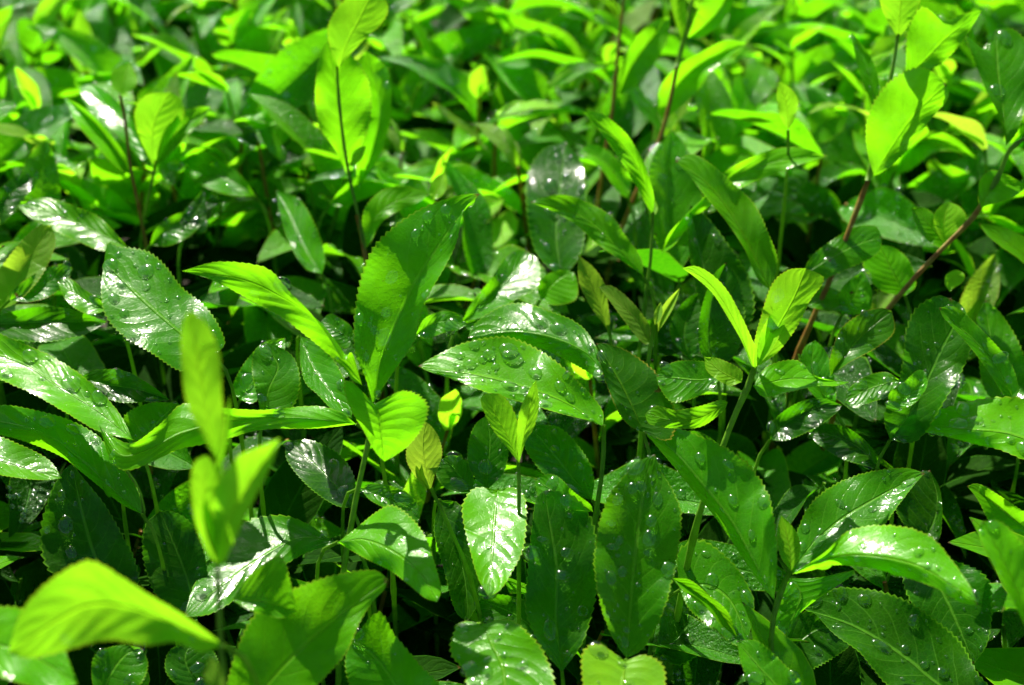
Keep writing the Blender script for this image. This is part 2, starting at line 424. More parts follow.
# ---- big wet leaves between the centre and the right
shoot('wetpair', 'pair of broad drop-covered leaves lying one above the other just right of the middle', (603, 470), z=0)
stem('wetpair', [(598, 500), (603, 465), (604, 425)], 1.5, 1.2)
SL('wetpair', [(603, 427), (570, 405), (530, 389), (480, 376), (418, 366)],
   [(603, 412), (594, 398), (580, 383), (562, 366), (538, 349), (510, 337), (485, 338), (460, 344), (435, 356)],
   [(594, 422), (566, 415), (538, 407), (510, 399), (480, 390), (450, 378), (430, 372)],
   k='g', b=1.0, a=-0.05, f1=.35, f2=.1, c=.05, wet=(34, 90), teeth=40, big=[(513, 357, 10), (470, 362, 6), (488, 353, 6), (560, 385, 6)])
SL('wetpair', [(603, 372), (585, 352), (550, 337), (510, 332), (468, 338)],
   [(600, 358), (594, 343), (580, 325), (555, 313), (527, 304), (510, 304), (492, 311), (474, 325)],
   [(598, 378), (578, 366), (545, 350), (512, 341), (485, 342)], z=1.5, k='m', b=1.15, a=-0.2, f1=.2, f2=-.9, c=.05, wet=(26, 70), teeth=38)
LL('short broad leaf with a pale folded left margin, right of the wet leaf pair', [(643, 432), (633, 409), (619, 381), (596, 343)],
   [(668, 440), (676, 420), (668, 392), (654, 371), (629, 352), (608, 344)], [(630, 426), (619, 413), (608, 388), (600, 362)],
   z=-3, k='b', b=.6, a=.1, f1=.2, f2=-.5, teeth=34, wet=(4, 20))
# ---- bud pair
shoot('budpair', 'young pale yellow-green bud pair on a thin stem below the wet leaves', (519, 500), z=-2)
stem('budpair', [(519, 505), (519, 480), (518, 455)], 1.2, 1.0)
SL('budpair', [(519, 463), (507, 435), (494, 412), (484, 393)], [(509, 450), (492, 428), (481, 403)], [(519, 446), (516, 417), (503, 396)], k='y', f1=.05, f2=.05, b=.15, a=0, teeth=14, z=-1.5, wav=.2)
SL('budpair', [(519, 463), (523, 440), (529, 412), (536, 380)], [(517, 442), (519, 414), (528, 392)], [(525, 443), (534, 427), (539, 404)], k='y', f1=.1, f2=.05, b=-.1, a=0, z=-2, teeth=10, wav=.2)
shoot('olivebud', 'closed olive young leaf standing upright below the heart-shaped leaf', (436, 505), z=-1)
stem('olivebud', [(446, 520), (436, 500), (431, 488)], 1.2, 1.0)
SL('olivebud', [(431, 490), (424, 460), (423, 440), (426, 422)], [(420, 482), (407, 462), (408, 442), (417, 428)], [(434, 478), (442, 455), (439, 438), (432, 427)], k='o', f1=.5, f2=.5, b=-.12)
SS('olivebud', [(430, 490), (420, 475), (419, 455)], 4, k='o', z=-.6)
# ---- reddish shoot
shoot('redbud', 'small shoot with a slim terminal bud and matt olive leaf behind the wet pair', (648, 372), z=1)
stem('redbud', [(646, 385), (649, 355), (655, 322)], 1.5, 1.2)
SL('redbud', [(650, 343), (638, 322), (620, 304), (599, 287)], [(650, 328), (643, 315), (629, 299), (612, 286)], [(643, 343), (626, 323), (612, 304)], k='o', f1=.2, f2=.3, b=.4, teeth=16)
SS('redbud', [(658, 332), (663, 316), (680, 288)], 5, k='o')
SS('redbud', [(655, 325), (658, 315), (661, 302)], 4, k='o', z=-.5, name='bud')
shoot('olivetwin', 'olive young leaf pair pointing up, left of the small reddish-tipped shoot', (612, 345), z=3)
stem('olivetwin', [(618, 360), (610, 342), (608, 325)], 1.3, 1)
SL('olivetwin', [(608, 331), (600, 305), (590, 280), (578, 255)], [(603, 323), (591, 307), (579, 282)], [(610, 322), (608, 305), (605, 285), (594, 268)], k='o', f1=.3, f2=.3, b=.2, teeth=16)
# ---- the tea shoot right of centre with the yellow arching leaf
shoot('yarch', 'shoot right of the middle carrying a narrow yellow arching leaf and an upright bright leaf', (722, 455), z=-3)
stem('yarch', [(718, 460), (735, 415), (752, 378), (755, 366)], 1.9, 1.5)
SL('yarch', [(755, 372), (741, 335), (722, 300), (704, 279), (682, 268)], [(757, 352), (752, 339), (741, 315), (727, 290), (710, 273), (695, 266)], [(750, 362), (741, 340), (727, 316), (713, 294), (696, 278)], k='y', f1=.2, f2=-.3, b=-.12, c=.08, teeth=26)
SL('yarch', [(756, 368), (773, 335), (793, 300), (806, 268)], [(754, 345), (761, 316), (772, 284), (788, 270)], [(765, 362), (780, 350), (797, 327), (810, 301), (824, 279)], k='y', f1=.3, f2=.2, b=-0.1, z=.5, teeth=30, wet=(2, 6))
SS('yarch', [(757, 366), (772, 330), (792, 292)], 9, k='y', z=-.6)
SL('yarch', [(753, 386), (790, 379), (820, 380), (850, 382)], [(768, 366), (796, 360), (812, 374), (830, 380)], [(764, 397), (785, 393), (817, 386), (835, 386)], k='g', f1=.1, f2=.3, b=.8, wet=(3, 12))
SL('yarch', [(742, 382), (722, 372), (704, 357)], [(741, 370), (720, 359)], [(728, 385), (708, 372)], k='y', b=.6, teeth=14)
SL('yarch', [(728, 402), (700, 418), (672, 420), (645, 414)], [(720, 400), (700, 406), (676, 410), (657, 406)], [(722, 412), (700, 427), (670, 428), (650, 424)], k='g', b=.5, f1=.3, f2=-.3, teeth=20)
SL('yarch', [(722, 376), (700, 380), (678, 378), (656, 376)], [(718, 364), (700, 361), (678, 361), (662, 368)], [(712, 388), (694, 398), (672, 402), (660, 388)], k='m', b=.7, wet=(8, 30), z=1.5)
# ---- big glossy leaf sweeping to lower right and its node
shoot('node', 'shoot at the lower right with a pale pointed bud between large serrated leaves', (774, 655), z=-1)
stem('node', [(773, 672), (771, 640), (776, 606), (790, 570)], 1.9, 1.3)
SL('node', [(774, 600), (768, 589), (734, 526), (699, 481), (672, 450), (643, 430)],
   [(776, 582), (777, 548), (774, 519), (766, 490), (748, 464), (722, 446), (700, 436), (672, 427)],
   [(764, 588), (748, 566), (720, 524), (688, 484), (664, 455)], k='m', b=.55, a=-.25, f1=.25, f2=-.8, wet=(12, 60), teeth=44, z=-1, big=[(735, 499, 6), (700, 458, 6), (752, 535, 5)])
SS('node', [(791, 571), (789, 545), (781, 515)], 11, k='y', name='bud', z=-.3)
SL('node', [(792, 572), (810, 547), (840, 520), (880, 496), (925, 473)],
   [(794, 550), (798, 529), (811, 504), (834, 485), (869, 472), (904, 468)], [(812, 566), (840, 548), (870, 536), (886, 522), (897, 507), (914, 485)],
   k='m', b=.7, a=-.1, f1=.1, f2=.5, wet=(18, 50), teeth=44, z=1)
SL('node', [(792, 574), (830, 558), (870, 556), (918, 566), (955, 588), (978, 605)],
   [(824, 553), (845, 533), (869, 526), (904, 527), (932, 538), (953, 562), (971, 588)], [(812, 570), (834, 565), (869, 568), (904, 577), (936, 588), (960, 602)],
   k='g', b=1.05, a=-0.45, f1=.15, f2=-.5, c=.1, wet=(16, 70), teeth=44, z=-1.5)
SL('node', [(790, 578), (800, 596), (792, 620), (782, 645)], [(786, 585), (779, 600), (774, 625)], [(815, 578), (855, 571), (834, 588), (800, 608), (790, 632)], k='m', b=.4, wet=(6, 30), z=2)
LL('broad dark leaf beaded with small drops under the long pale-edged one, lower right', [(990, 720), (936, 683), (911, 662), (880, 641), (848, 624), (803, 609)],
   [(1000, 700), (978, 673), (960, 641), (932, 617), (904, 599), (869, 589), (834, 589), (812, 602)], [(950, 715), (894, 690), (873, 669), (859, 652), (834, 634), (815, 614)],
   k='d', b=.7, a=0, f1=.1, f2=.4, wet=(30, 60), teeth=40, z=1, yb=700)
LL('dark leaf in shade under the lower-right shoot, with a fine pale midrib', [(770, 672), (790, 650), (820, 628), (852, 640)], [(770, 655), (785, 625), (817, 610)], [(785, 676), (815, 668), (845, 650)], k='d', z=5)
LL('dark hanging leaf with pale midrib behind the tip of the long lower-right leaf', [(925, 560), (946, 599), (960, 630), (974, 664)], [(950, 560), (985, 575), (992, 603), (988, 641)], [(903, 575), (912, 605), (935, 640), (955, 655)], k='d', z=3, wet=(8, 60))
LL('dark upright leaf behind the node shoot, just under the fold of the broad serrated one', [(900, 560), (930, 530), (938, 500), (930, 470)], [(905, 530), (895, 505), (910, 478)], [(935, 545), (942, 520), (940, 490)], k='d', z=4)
LL('blurred pale leaf close to the camera at the right edge', [(1032, 640), (1022, 605), (1004, 562), (982, 521)], [(1010, 595), (986, 552), (979, 532)], [(1042, 600), (1034, 560), (1004, 524)], k='g', z=-10, b=.4, wet=(4, 6), yb=640)
LL('bright blade with a rounded tip poking in at the right edge', [(1040, 545), (1012, 518), (990, 500), (967, 486)], [(1040, 520), (1020, 509), (1002, 497), (979, 484)], [(1010, 536), (990, 522), (978, 500)], k='g', z=0, b=.4)
LL('wet puckered leaf with many drops entering from the right edge', [(1060, 452), (1010, 434), (975, 430), (930, 426), (881, 423)],
   [(1060, 405), (1024, 398), (1000, 397), (974, 400), (948, 407), (920, 414), (900, 420)], [(1050, 470), (1024, 460), (1000, 450), (974, 444), (939, 435), (904, 429)], k='g', b=1.0, a=-0.3, f1=.1, f2=-.4, wet=(44, 60), z=-1, pet=False)
LL('large shaded leaf standing upright right of the brown twig, with a fine pale midrib', [(890, 440), (915, 405), (940, 352), (955, 322), (950, 298)],
   [(884, 415), (898, 385), (904, 350), (906, 330), (916, 308), (936, 296)], [(918, 440), (945, 400), (967, 360), (972, 335), (964, 308)], k='d', b=.4, z=1)
LL('curled leaf with a chewed hole in it at the right', [(1012, 396), (996, 366), (972, 338), (952, 322), (939, 308)], [(1018, 386), (1010, 362), (988, 336), (962, 311), (950, 306)], [(1004, 395), (994, 380), (974, 352), (955, 330), (944, 318)], k='m', b=.3, f1=.2, f2=.4, z=-3, teeth=30, pet=False)
LL('matt oval leaf with small brown blemishes left of the large upright shaded leaf', [(830, 376), (848, 352), (868, 330), (892, 311)], [(830, 358), (841, 329), (862, 313), (880, 308)], [(850, 362), (876, 348), (894, 332)], k='b', b=.5, z=-1, pet=False)
LL('small rounded curled leaf catching light in the shaded gap at the right', [(888, 404), (905, 398), (920, 385), (925, 370)], [(890, 392), (903, 383), (916, 371)], [(900, 408), (915, 403), (927, 386)], k='m', b=.3, z=-4, pet=False)
LL('dark serrated leaf with a bright folded lower margin, left of the leaning brown twig', [(800, 277), (830, 258), (856, 245), (882, 237)], [(812, 256), (831, 241), (855, 227), (875, 226)], [(820, 280), (852, 267), (878, 253)], k='m', b=.8, f1=.1, f2=-.4, z=-2, wet=(3, 14))
LL('flat mid-green leaf behind the foot of the leaning brown twig', [(905, 296), (892, 270), (880, 245)], [(880, 290), (864, 268), (866, 250)], [(916, 285), (910, 262), (895, 248)], k='g', b=.5, z=1)
LL('triangular dull leaf between the oval blemished leaf and the twig', [(842, 315), (855, 295), (862, 272)], [(838, 300), (842, 288), (852, 278)], [(868, 312), (872, 295), (868, 280)], k='m', b=.3, z=2)
LL('glossy dark leaf with water at the right, half hidden behind the curled leaf', [(1015, 420), (1000, 370), (990, 335), (985, 300)], [(985, 390), (978, 350), (976, 320)], [(1030, 390), (1022, 350), (1002, 315)], k='m', b=.6, z=5, wet=(6, 20))
# ---- lower centre
LL('upright oval leaf at the bottom centre with large drops along its midrib', [(627, 658), (629, 630), (633, 578), (640, 515), (648, 470), (655, 454)],
   [(619, 648), (608, 627), (599, 598), (594, 561), (599, 526), (608, 498), (622, 479), (640, 461)],
   [(643, 648), (661, 617), (671, 585), (678, 550), (681, 514), (673, 491), (661, 471)], k='m', b=.35, a=0, f1=.3, f2=.3, wet=(26, 80), teeth=46, z=-2,
   big=[(651, 540, 9), (623, 573, 6), (618, 541, 5), (633, 488, 7), (620, 500, 7)])
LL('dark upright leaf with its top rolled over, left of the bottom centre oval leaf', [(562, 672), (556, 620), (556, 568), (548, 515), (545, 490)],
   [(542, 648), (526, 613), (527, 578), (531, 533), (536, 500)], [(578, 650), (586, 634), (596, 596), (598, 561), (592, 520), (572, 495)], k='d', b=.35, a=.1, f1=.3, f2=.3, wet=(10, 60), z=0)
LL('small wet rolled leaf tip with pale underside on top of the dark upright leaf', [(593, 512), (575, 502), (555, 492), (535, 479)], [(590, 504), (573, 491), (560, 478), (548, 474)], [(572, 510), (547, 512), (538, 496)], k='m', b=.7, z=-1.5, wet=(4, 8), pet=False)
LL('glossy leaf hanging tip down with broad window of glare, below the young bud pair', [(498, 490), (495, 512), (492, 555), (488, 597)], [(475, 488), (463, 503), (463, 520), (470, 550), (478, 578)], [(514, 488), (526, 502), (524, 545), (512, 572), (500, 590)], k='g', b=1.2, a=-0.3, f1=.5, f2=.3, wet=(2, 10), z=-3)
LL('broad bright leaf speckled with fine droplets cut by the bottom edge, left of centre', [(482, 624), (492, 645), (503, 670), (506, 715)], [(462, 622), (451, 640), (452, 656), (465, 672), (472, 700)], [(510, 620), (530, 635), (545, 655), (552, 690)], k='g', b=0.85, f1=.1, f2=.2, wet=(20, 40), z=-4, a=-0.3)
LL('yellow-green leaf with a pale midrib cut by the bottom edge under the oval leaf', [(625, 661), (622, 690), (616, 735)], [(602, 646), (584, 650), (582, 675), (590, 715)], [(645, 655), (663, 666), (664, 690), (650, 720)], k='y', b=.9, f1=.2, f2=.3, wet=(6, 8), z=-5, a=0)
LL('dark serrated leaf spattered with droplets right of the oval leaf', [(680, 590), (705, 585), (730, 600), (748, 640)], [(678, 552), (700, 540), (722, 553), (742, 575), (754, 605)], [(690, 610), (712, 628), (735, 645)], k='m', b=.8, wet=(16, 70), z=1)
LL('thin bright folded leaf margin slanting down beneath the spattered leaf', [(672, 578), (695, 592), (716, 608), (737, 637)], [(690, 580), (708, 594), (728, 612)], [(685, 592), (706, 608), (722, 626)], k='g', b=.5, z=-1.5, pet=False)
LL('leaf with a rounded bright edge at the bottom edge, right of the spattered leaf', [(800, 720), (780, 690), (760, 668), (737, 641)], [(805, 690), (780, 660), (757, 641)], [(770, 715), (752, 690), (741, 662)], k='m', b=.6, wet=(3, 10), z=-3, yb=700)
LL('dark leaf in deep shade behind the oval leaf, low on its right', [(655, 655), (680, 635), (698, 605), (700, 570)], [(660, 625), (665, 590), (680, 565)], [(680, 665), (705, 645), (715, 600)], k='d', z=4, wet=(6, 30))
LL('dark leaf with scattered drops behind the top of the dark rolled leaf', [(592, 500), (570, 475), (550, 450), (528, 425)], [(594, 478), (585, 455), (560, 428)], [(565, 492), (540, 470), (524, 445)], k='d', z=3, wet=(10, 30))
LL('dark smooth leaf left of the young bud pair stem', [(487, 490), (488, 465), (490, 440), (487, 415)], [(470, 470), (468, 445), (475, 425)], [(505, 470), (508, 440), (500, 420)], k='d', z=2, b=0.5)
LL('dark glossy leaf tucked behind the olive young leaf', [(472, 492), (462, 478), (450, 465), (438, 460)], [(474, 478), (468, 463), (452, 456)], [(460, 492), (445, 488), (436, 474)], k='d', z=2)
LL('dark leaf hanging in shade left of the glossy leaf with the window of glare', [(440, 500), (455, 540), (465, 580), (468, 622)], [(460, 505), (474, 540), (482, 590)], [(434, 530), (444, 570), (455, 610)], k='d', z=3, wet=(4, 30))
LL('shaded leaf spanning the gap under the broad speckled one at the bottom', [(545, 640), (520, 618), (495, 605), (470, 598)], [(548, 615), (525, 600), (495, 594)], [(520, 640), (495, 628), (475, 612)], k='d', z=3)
# ---- lower left
LL('long serrated leaf mottled with sun spots at the bottom, left of the centre', [(225, 735), (262, 690), (300, 650), (345, 612), (388, 579)],
   [(226, 690), (240, 640), (262, 606), (300, 586), (338, 574), (373, 570)], [(285, 725), (318, 685), (345, 655), (360, 622), (374, 600), (384, 590)], k='g', b=.35, a=.1, f1=.2, f2=.2, wet=(0, 0), teeth=40, z=-6, yb=700)
LL('shiny arched leaf with a pale lower margin above the mottled leaf', [(338, 542), (366, 540), (400, 556), (424, 578), (437, 602)], [(355, 529), (376, 512), (392, 505), (410, 516), (424, 534), (433, 557), (441, 588)],
   [(352, 551), (370, 561), (392, 572), (410, 586), (425, 598)], k='g', b=1.1, a=-0.25, f1=.1, f2=-.6, c=.1, wet=(2, 14), z=-4, teeth=40)
LL('mid-green leaf with a fine midrib rising from the bottom edge behind the mottled one', [(410, 720), (398, 690), (378, 660), (352, 640)], [(440, 690), (420, 665), (395, 635), (378, 612)], [(375, 715), (352, 690), (345, 662)], k='m', b=.3, z=-2, yb=690, wet=(2, 8))
LL('small folded leaf tip with bright rim resting against the mottled leaf', [(232, 600), (262, 602), (297, 611)], [(245, 580), (266, 562), (282, 556), (290, 580)], [(250, 610), (280, 618)], k='g', b=.3, z=-7.5, pet=False)
LL('large drooping leaf with bright glare along its lower half, left of the shiny arched leaf', [(345, 543), (300, 538), (258, 560), (216, 590), (184, 617)],
   [(328, 538), (308, 524), (280, 515), (245, 522), (218, 548), (196, 580)], [(325, 547), (300, 556), (265, 578), (235, 600), (210, 614)], k='m', b=1.2, a=-0.1, f1=.1, f2=-.1, wet=(4, 20), z=-1)
LL('dark upright leaf with round water drops and a pale midrib at the lower left', [(118, 605), (108, 580), (95, 555), (82, 510), (72, 464)], [(138, 585), (135, 560), (123, 536), (105, 505), (85, 480)], [(75, 590), (46, 566), (41, 528), (52, 490), (64, 470)],
   k='d', b=.3, a=0, f1=.2, f2=.2, wet=(14, 20), z=0, big=[(65, 525, 10), (60, 496, 6), (72, 552, 7), (50, 530, 5)])
LL('dark oval leaf behind the blurred pale shoot at the lower left', [(196, 620), (188, 580), (172, 540), (160, 511)], [(208, 590), (203, 548), (190, 522), (172, 511)], [(172, 608), (154, 592), (143, 557), (145, 526)], k='d', b=.3, a=.1, wet=(5, 6), z=1)
LL('long glaring leaf with three big drops entering from the left edge', [(133, 440), (98, 411), (60, 388), (20, 362), (-40, 345)], [(121, 416), (102, 393), (77, 372), (49, 355), (21, 343), (-15, 330)], [(98, 431), (70, 415), (35, 395), (0, 379), (-25, 365)],
   k='g', b=1.2, a=0, f1=.2, f2=.2, wet=(4, 12), z=-3, teeth=44, big=[(71, 382, 11), (98, 397, 8), (30, 354, 8), (49, 358, 4)])
LL('leaf with wet glossy upper half and dark folded lower half under the glaring leaf', [(142, 514), (110, 487), (75, 455), (40, 432), (-30, 415)], [(138, 490), (118, 462), (98, 436), (70, 420), (35, 410), (0, 405)], [(120, 503), (85, 475), (60, 456), (20, 440), (-20, 430)],
   k='m', b=1.15, a=0, f1=.2, f2=-.8, wet=(12, 30), z=-2, teeth=40)
LL('flat glossy leaf tip at the left edge under the folded leaf', [(-40, 455), (0, 462), (30, 470), (62, 478)], [(-10, 436), (21, 445), (49, 460)], [(-10, 472), (20, 478), (45, 480)], k='g', b=1.2, a=0, wet=(4, 6), z=-3)
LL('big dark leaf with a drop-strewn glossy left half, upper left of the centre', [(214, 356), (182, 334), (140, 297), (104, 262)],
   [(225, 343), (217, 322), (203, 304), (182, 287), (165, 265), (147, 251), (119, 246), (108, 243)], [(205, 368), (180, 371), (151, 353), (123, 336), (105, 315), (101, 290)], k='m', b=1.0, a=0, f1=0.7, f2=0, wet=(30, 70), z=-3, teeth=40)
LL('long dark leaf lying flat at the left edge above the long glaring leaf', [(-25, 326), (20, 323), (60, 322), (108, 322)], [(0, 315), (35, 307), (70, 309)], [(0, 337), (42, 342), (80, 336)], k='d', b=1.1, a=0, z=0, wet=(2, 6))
LL('small pale wet leaf left of the big dark drop-strewn leaf', [(106, 309), (85, 300), (70, 290), (57, 281)], [(104, 303), (84, 289), (70, 279)], [(98, 313), (82, 312), (66, 300)], k='g', b=1.2, z=-3, wet=(4, 4), a=0)
LL('dark leaf with a bright curled tip in the gap right of the long glaring leaf', [(80, 378), (110, 385), (140, 390), (170, 400)], [(95, 370), (125, 371), (152, 386)], [(95, 392), (118, 402), (145, 402)], k='d', b=.7, z=0)
LL('dull green leaf standing behind the long horizontal leaf', [(135, 450), (150, 432), (165, 415), (178, 403)], [(125, 435), (125, 415), (150, 403)], [(160, 445), (178, 430), (186, 412)], k='m', b=.4, z=1)
LL('long horizontal leaf with an upcurled rounded left end crossing the blurred pale shoot', [(356, 424), (300, 418), (240, 420), (185, 432), (150, 449), (120, 455), (99, 425)],
   [(340, 412), (313, 406), (260, 410), (215, 407), (183, 404), (160, 424), (133, 443), (112, 436)], [(320, 428), (260, 430), (220, 441), (180, 449), (158, 459), (130, 470), (112, 462)], k='g', b=1.0, a=0, f1=.2, f2=-.4, wet=(3, 10), z=-4, teeth=44)
# ---- blurred near shoot
shoot('near', 'blurred pale yellow-green shoot close to the camera at the lower left', (222, 648), z=-17)
stem('near', [(226, 690), (221, 650), (219, 600), (217, 560)], 1.1, .9)
SL('near', [(218, 462), (208, 420), (198, 365), (189, 309)], [(205, 440), (186, 400), (181, 352), (183, 322)], [(224, 440), (222, 395), (219, 352), (205, 322)], k='y', f1=.3, f2=.3, b=-.12, z=0)
SL('near', [(217, 566), (208, 520), (204, 490), (206, 455)], [(204, 545), (194, 515), (191, 480), (195, 462)], [(220, 540), (222, 505), (218, 470)], k='y', b=-.12, f1=.2, f2=.4)
SL('near', [(218, 566), (228, 525), (245, 490), (280, 438)], [(215, 530), (215, 490), (236, 458), (262, 446)], [(226, 558), (244, 520), (264, 480), (274, 458)], k='y', b=-.12, f1=.3, f2=.2, z=-.4)
SS('near', [(216, 560), (212, 505), (222, 450)], 9, k='y', z=-.8)
SS('near', [(219, 470), (226, 440), (230, 395)], 3, k='y', name='bud')
SS('near', [(222, 700), (214, 680), (212, 655)], 9, k='o', z=-.5)
LL('blurred bright leaf with a humped serrated back near the camera, lower left', [(224, 645), (190, 632), (140, 610), (90, 605), (45, 628), (8, 654)],
   [(186, 617), (151, 596), (123, 578), (95, 562), (74, 566), (45, 585), (21, 613)], [(200, 652), (175, 642), (147, 645), (105, 640), (60, 652), (30, 658)], k='y', b=-0.05, a=0, f1=.2, f2=.2, z=-17, yb=640, wet=(2, 4), teeth=34)
LL('dull out-of-focus leaf at the bottom left corner under the humped bright leaf', [(-40, 640), (0, 645), (40, 660), (78, 684)], [(-20, 612), (20, 608), (55, 632)], [(-20, 668), (10, 680), (50, 690)], k='g', b=.8, z=-11, a=0, yb=680)
LL('small dark folded leaf at the bottom, right of the humped bright leaf', [(100, 700), (110, 675), (125, 655), (142, 648)], [(92, 680), (95, 655), (120, 645)], [(120, 700), (140, 685), (148, 665)], k='m', z=-2, yb=690)
LL('dark leaf low under the end of the humped bright leaf', [(205, 690), (190, 672), (185, 655), (195, 640)], [(185, 690), (166, 672), (170, 650)], [(220, 680), (218, 660), (208, 645)], k='d', z=0, yb=690)
# ---- between left and centre
LL('glossy narrow leaf hanging below the arching bright leaf', [(300, 336), (312, 365), (330, 392), (352, 418)], [(322, 345), (338, 367), (352, 400)], [(300, 360), (305, 382), (318, 395), (333, 410)], k='m', b=1.2, wet=(6, 14), z=0, a=-0.15)
LL('dark leaf with curved back between the arching bright leaf and the big upright one', [(352, 342), (338, 330), (322, 320)], [(352, 328), (340, 318), (330, 314)], [(345, 348), (330, 340), (318, 330)], k='m', z=1)
LL('dark curved leaf with bright rim left of the hanging glossy leaf', [(262, 420), (268, 390), (278, 365), (262, 343)], [(258, 400), (252, 372), (254, 352)], [(290, 410), (300, 385), (294, 358), (275, 345)], k='m', b=.6, z=-1)
LL('glossy dark leaf with a bright glare patch below the long horizontal leaf', [(352, 508), (335, 485), (312, 462), (285, 442)], [(355, 480), (340, 455), (310, 440)], [(335, 505), (310, 488), (288, 462)], k='d', b=1.2, z=1, wet=(6, 10), a=-0.15)
LL('wavy dull leaf with a toothed rim below the heart-shaped leaf', [(360, 488), (385, 498), (405, 505), (420, 520)], [(372, 484), (395, 487), (415, 500)], [(370, 500), (388, 510), (405, 522)], k='m', b=.7, z=-1)
LL('rounded half-folded leaf edge running under the big upright leaf at its right', [(415, 335), (430, 325), (447, 321), (466, 325)], [(425, 318), (443, 311), (458, 314)], [(428, 338), (446, 332), (458, 330)], k='m', b=.5, z=-1)
LL('glossy wet leaf above the broad wet pair, right of the big upright leaf', [(462, 322), (485, 300), (508, 278), (527, 252)], [(472, 302), (490, 280), (505, 258), (518, 250)], [(490, 315), (515, 300), (538, 285), (538, 260)], k='m', b=1.05, a=-0.15, wet=(12, 20), z=2)
LL('narrow glossy leaf behind the arching bright leaf, wet along its left side', [(322, 274), (305, 250), (292, 222), (276, 190)], [(325, 258), (318, 232), (300, 200)], [(305, 268), (290, 245), (280, 215)], k='m', b=1.2, wet=(6, 20), z=3, a=-0.1)
LL('thin upright leaf end with pale glare at the foot of the big dark leaf', [(240, 400), (258, 372), (270, 350), (285, 338)], [(232, 388), (245, 362), (265, 342)], [(255, 402), (275, 378), (284, 355)], k='m', b=.8, z=2)
LL('dull green leaf with drops above the left end of the arching bright leaf', [(150, 245), (165, 232), (180, 222), (202, 216)], [(155, 230), (172, 216), (188, 212)], [(168, 246), (186, 238), (198, 228)], k='m', b=.7, wet=(5, 6), z=1)
LL('pointed leaf with glare in the left half behind the arching bright one', [(255, 196), (232, 182), (205, 168), (176, 156)], [(245, 180), (225, 162), (195, 150)], [(235, 196), (208, 188), (185, 172)], k='m', b=1.2, wet=(8, 10), z=2, a=-0.1)
LL('sharp dark triangular leaf end with a bright rim above the arching leaf', [(185, 232), (192, 218), (200, 205), (203, 189)], [(180, 222), (185, 210), (194, 200)], [(205, 232), (206, 215), (205, 200)], k='d', z=0)
LL('leaf with a serrated upper rim and glare in the upper left, nearest the left edge', [(127, 247), (90, 229), (50, 212), (17, 206)], [(120, 238), (100, 218), (77, 207), (44, 198)], [(105, 251), (84, 244), (50, 228), (28, 216)], k='g', b=1.2, a=0, f1=.3, f2=.1, wet=(8, 20), z=-3, teeth=34)
LL('dark leaf tip curling in at the left edge above the glaring serrated one', [(-15, 225), (0, 205), (15, 190), (34, 178)], [(-15, 205), (0, 188), (20, 174)], [(0, 225), (15, 210), (30, 190)], k='d', b=.6, z=-2)
LL('olive leaf with a saw edge standing at the left edge', [(0, 310), (20, 275), (35, 250), (52, 225)], [(-8, 285), (10, 255), (35, 228)], [(20, 300), (42, 275), (55, 245)], k='o', b=.4, z=0)
LL('olive leaf with a rounded end behind the small pale wet one', [(10, 300), (35, 290), (55, 278), (72, 268)], [(15, 288), (38, 272), (60, 264)], [(30, 302), (52, 295), (68, 280)], k='b', b=.5, z=-1)
# ---- upper left
shoot('ul', 'shoot at the upper left with an upright oval translucent leaf and glossy drooping leaves', (140, 195), z=-1)
stem('ul', [(135, 190), (130, 165), (125, 120), (120, 95)], 1.3, 1.0, 'brown')
stem('ul', [(150, 190), (154, 175), (156, 160)], 1.0, .9)
SL('ul', [(155, 168), (152, 145), (155, 120), (170, 92)], [(146, 152), (137, 130), (135, 110), (147, 95)], [(163, 150), (176, 130), (184, 112), (180, 98)], k='y', b=0, f1=.2, f2=.2, teeth=26)
SL('ul', [(156, 166), (168, 142), (186, 125), (212, 107)], [(158, 150), (166, 128), (182, 112), (198, 107)], [(166, 158), (184, 140), (202, 119)], k='g', b=.3, z=-.5)
SL('ul', [(152, 168), (138, 140), (115, 112), (79, 87)], [(146, 150), (134, 125), (116, 100), (94, 85)], [(142, 160), (124, 142), (104, 122), (86, 104)], k='m', b=1.15, wet=(6, 4), f1=.3, f2=.1, a=-0.1)
SL('ul', [(132, 175), (112, 145), (92, 120), (64, 97)], [(125, 155), (107, 130), (84, 108)], [(118, 168), (98, 148), (76, 122)], k='g', b=.8)
SS('ul', [(124, 96), (124, 80), (130, 62)], 13, k='y', z=1)
SL('ul', [(158, 170), (165, 180), (170, 165), (182, 140)], [(160, 160), (168, 145)], [(172, 185), (180, 165)], k='m', z=.8)
LL('pointed shaded leaf standing left of the upper-left shoot', [(42, 215), (42, 190), (44, 165), (46, 139)], [(22, 195), (24, 165), (36, 148)], [(60, 200), (58, 170), (52, 150)], k='m', b=.2, z=1)
# ---- tall backlit shoot
shoot('tall', 'tall backlit shoot left of the top centre with large translucent pale green leaves', (366, 262), z=1)
stem('tall', [(367, 262), (358, 215), (350, 180), (344, 144), (339, 101), (337, 66)], 1.5, .8)
stem('tall', [(368, 275), (362, 235), (357, 215)], 1.6, 1.5, 'brown')
SL('tall', [(344, 168), (340, 125), (335, 80), (328, 40)], [(334, 148), (320, 128), (315, 100), (317, 70), (322, 50)], [(352, 160), (364, 140), (371, 111), (368, 80), (354, 58), (338, 45)], k='g', b=-.06, z=1, f1=.1, f2=.1, teeth=36)
SL('tall', [(339, 69), (346, 45), (360, 18), (376, -15)], [(331, 50), (328, 28), (336, 10), (351, -4)], [(348, 57), (366, 38), (381, 24), (388, 7)], k='y', b=-.06, f1=.2, f2=.2, teeth=26)
SL('tall', [(358, 190), (372, 150), (380, 105), (366, 50)], [(355, 150), (352, 100), (356, 65)], [(382, 150), (391, 110), (388, 70)], k='m', b=-.12, z=6, wet=(5, 0))
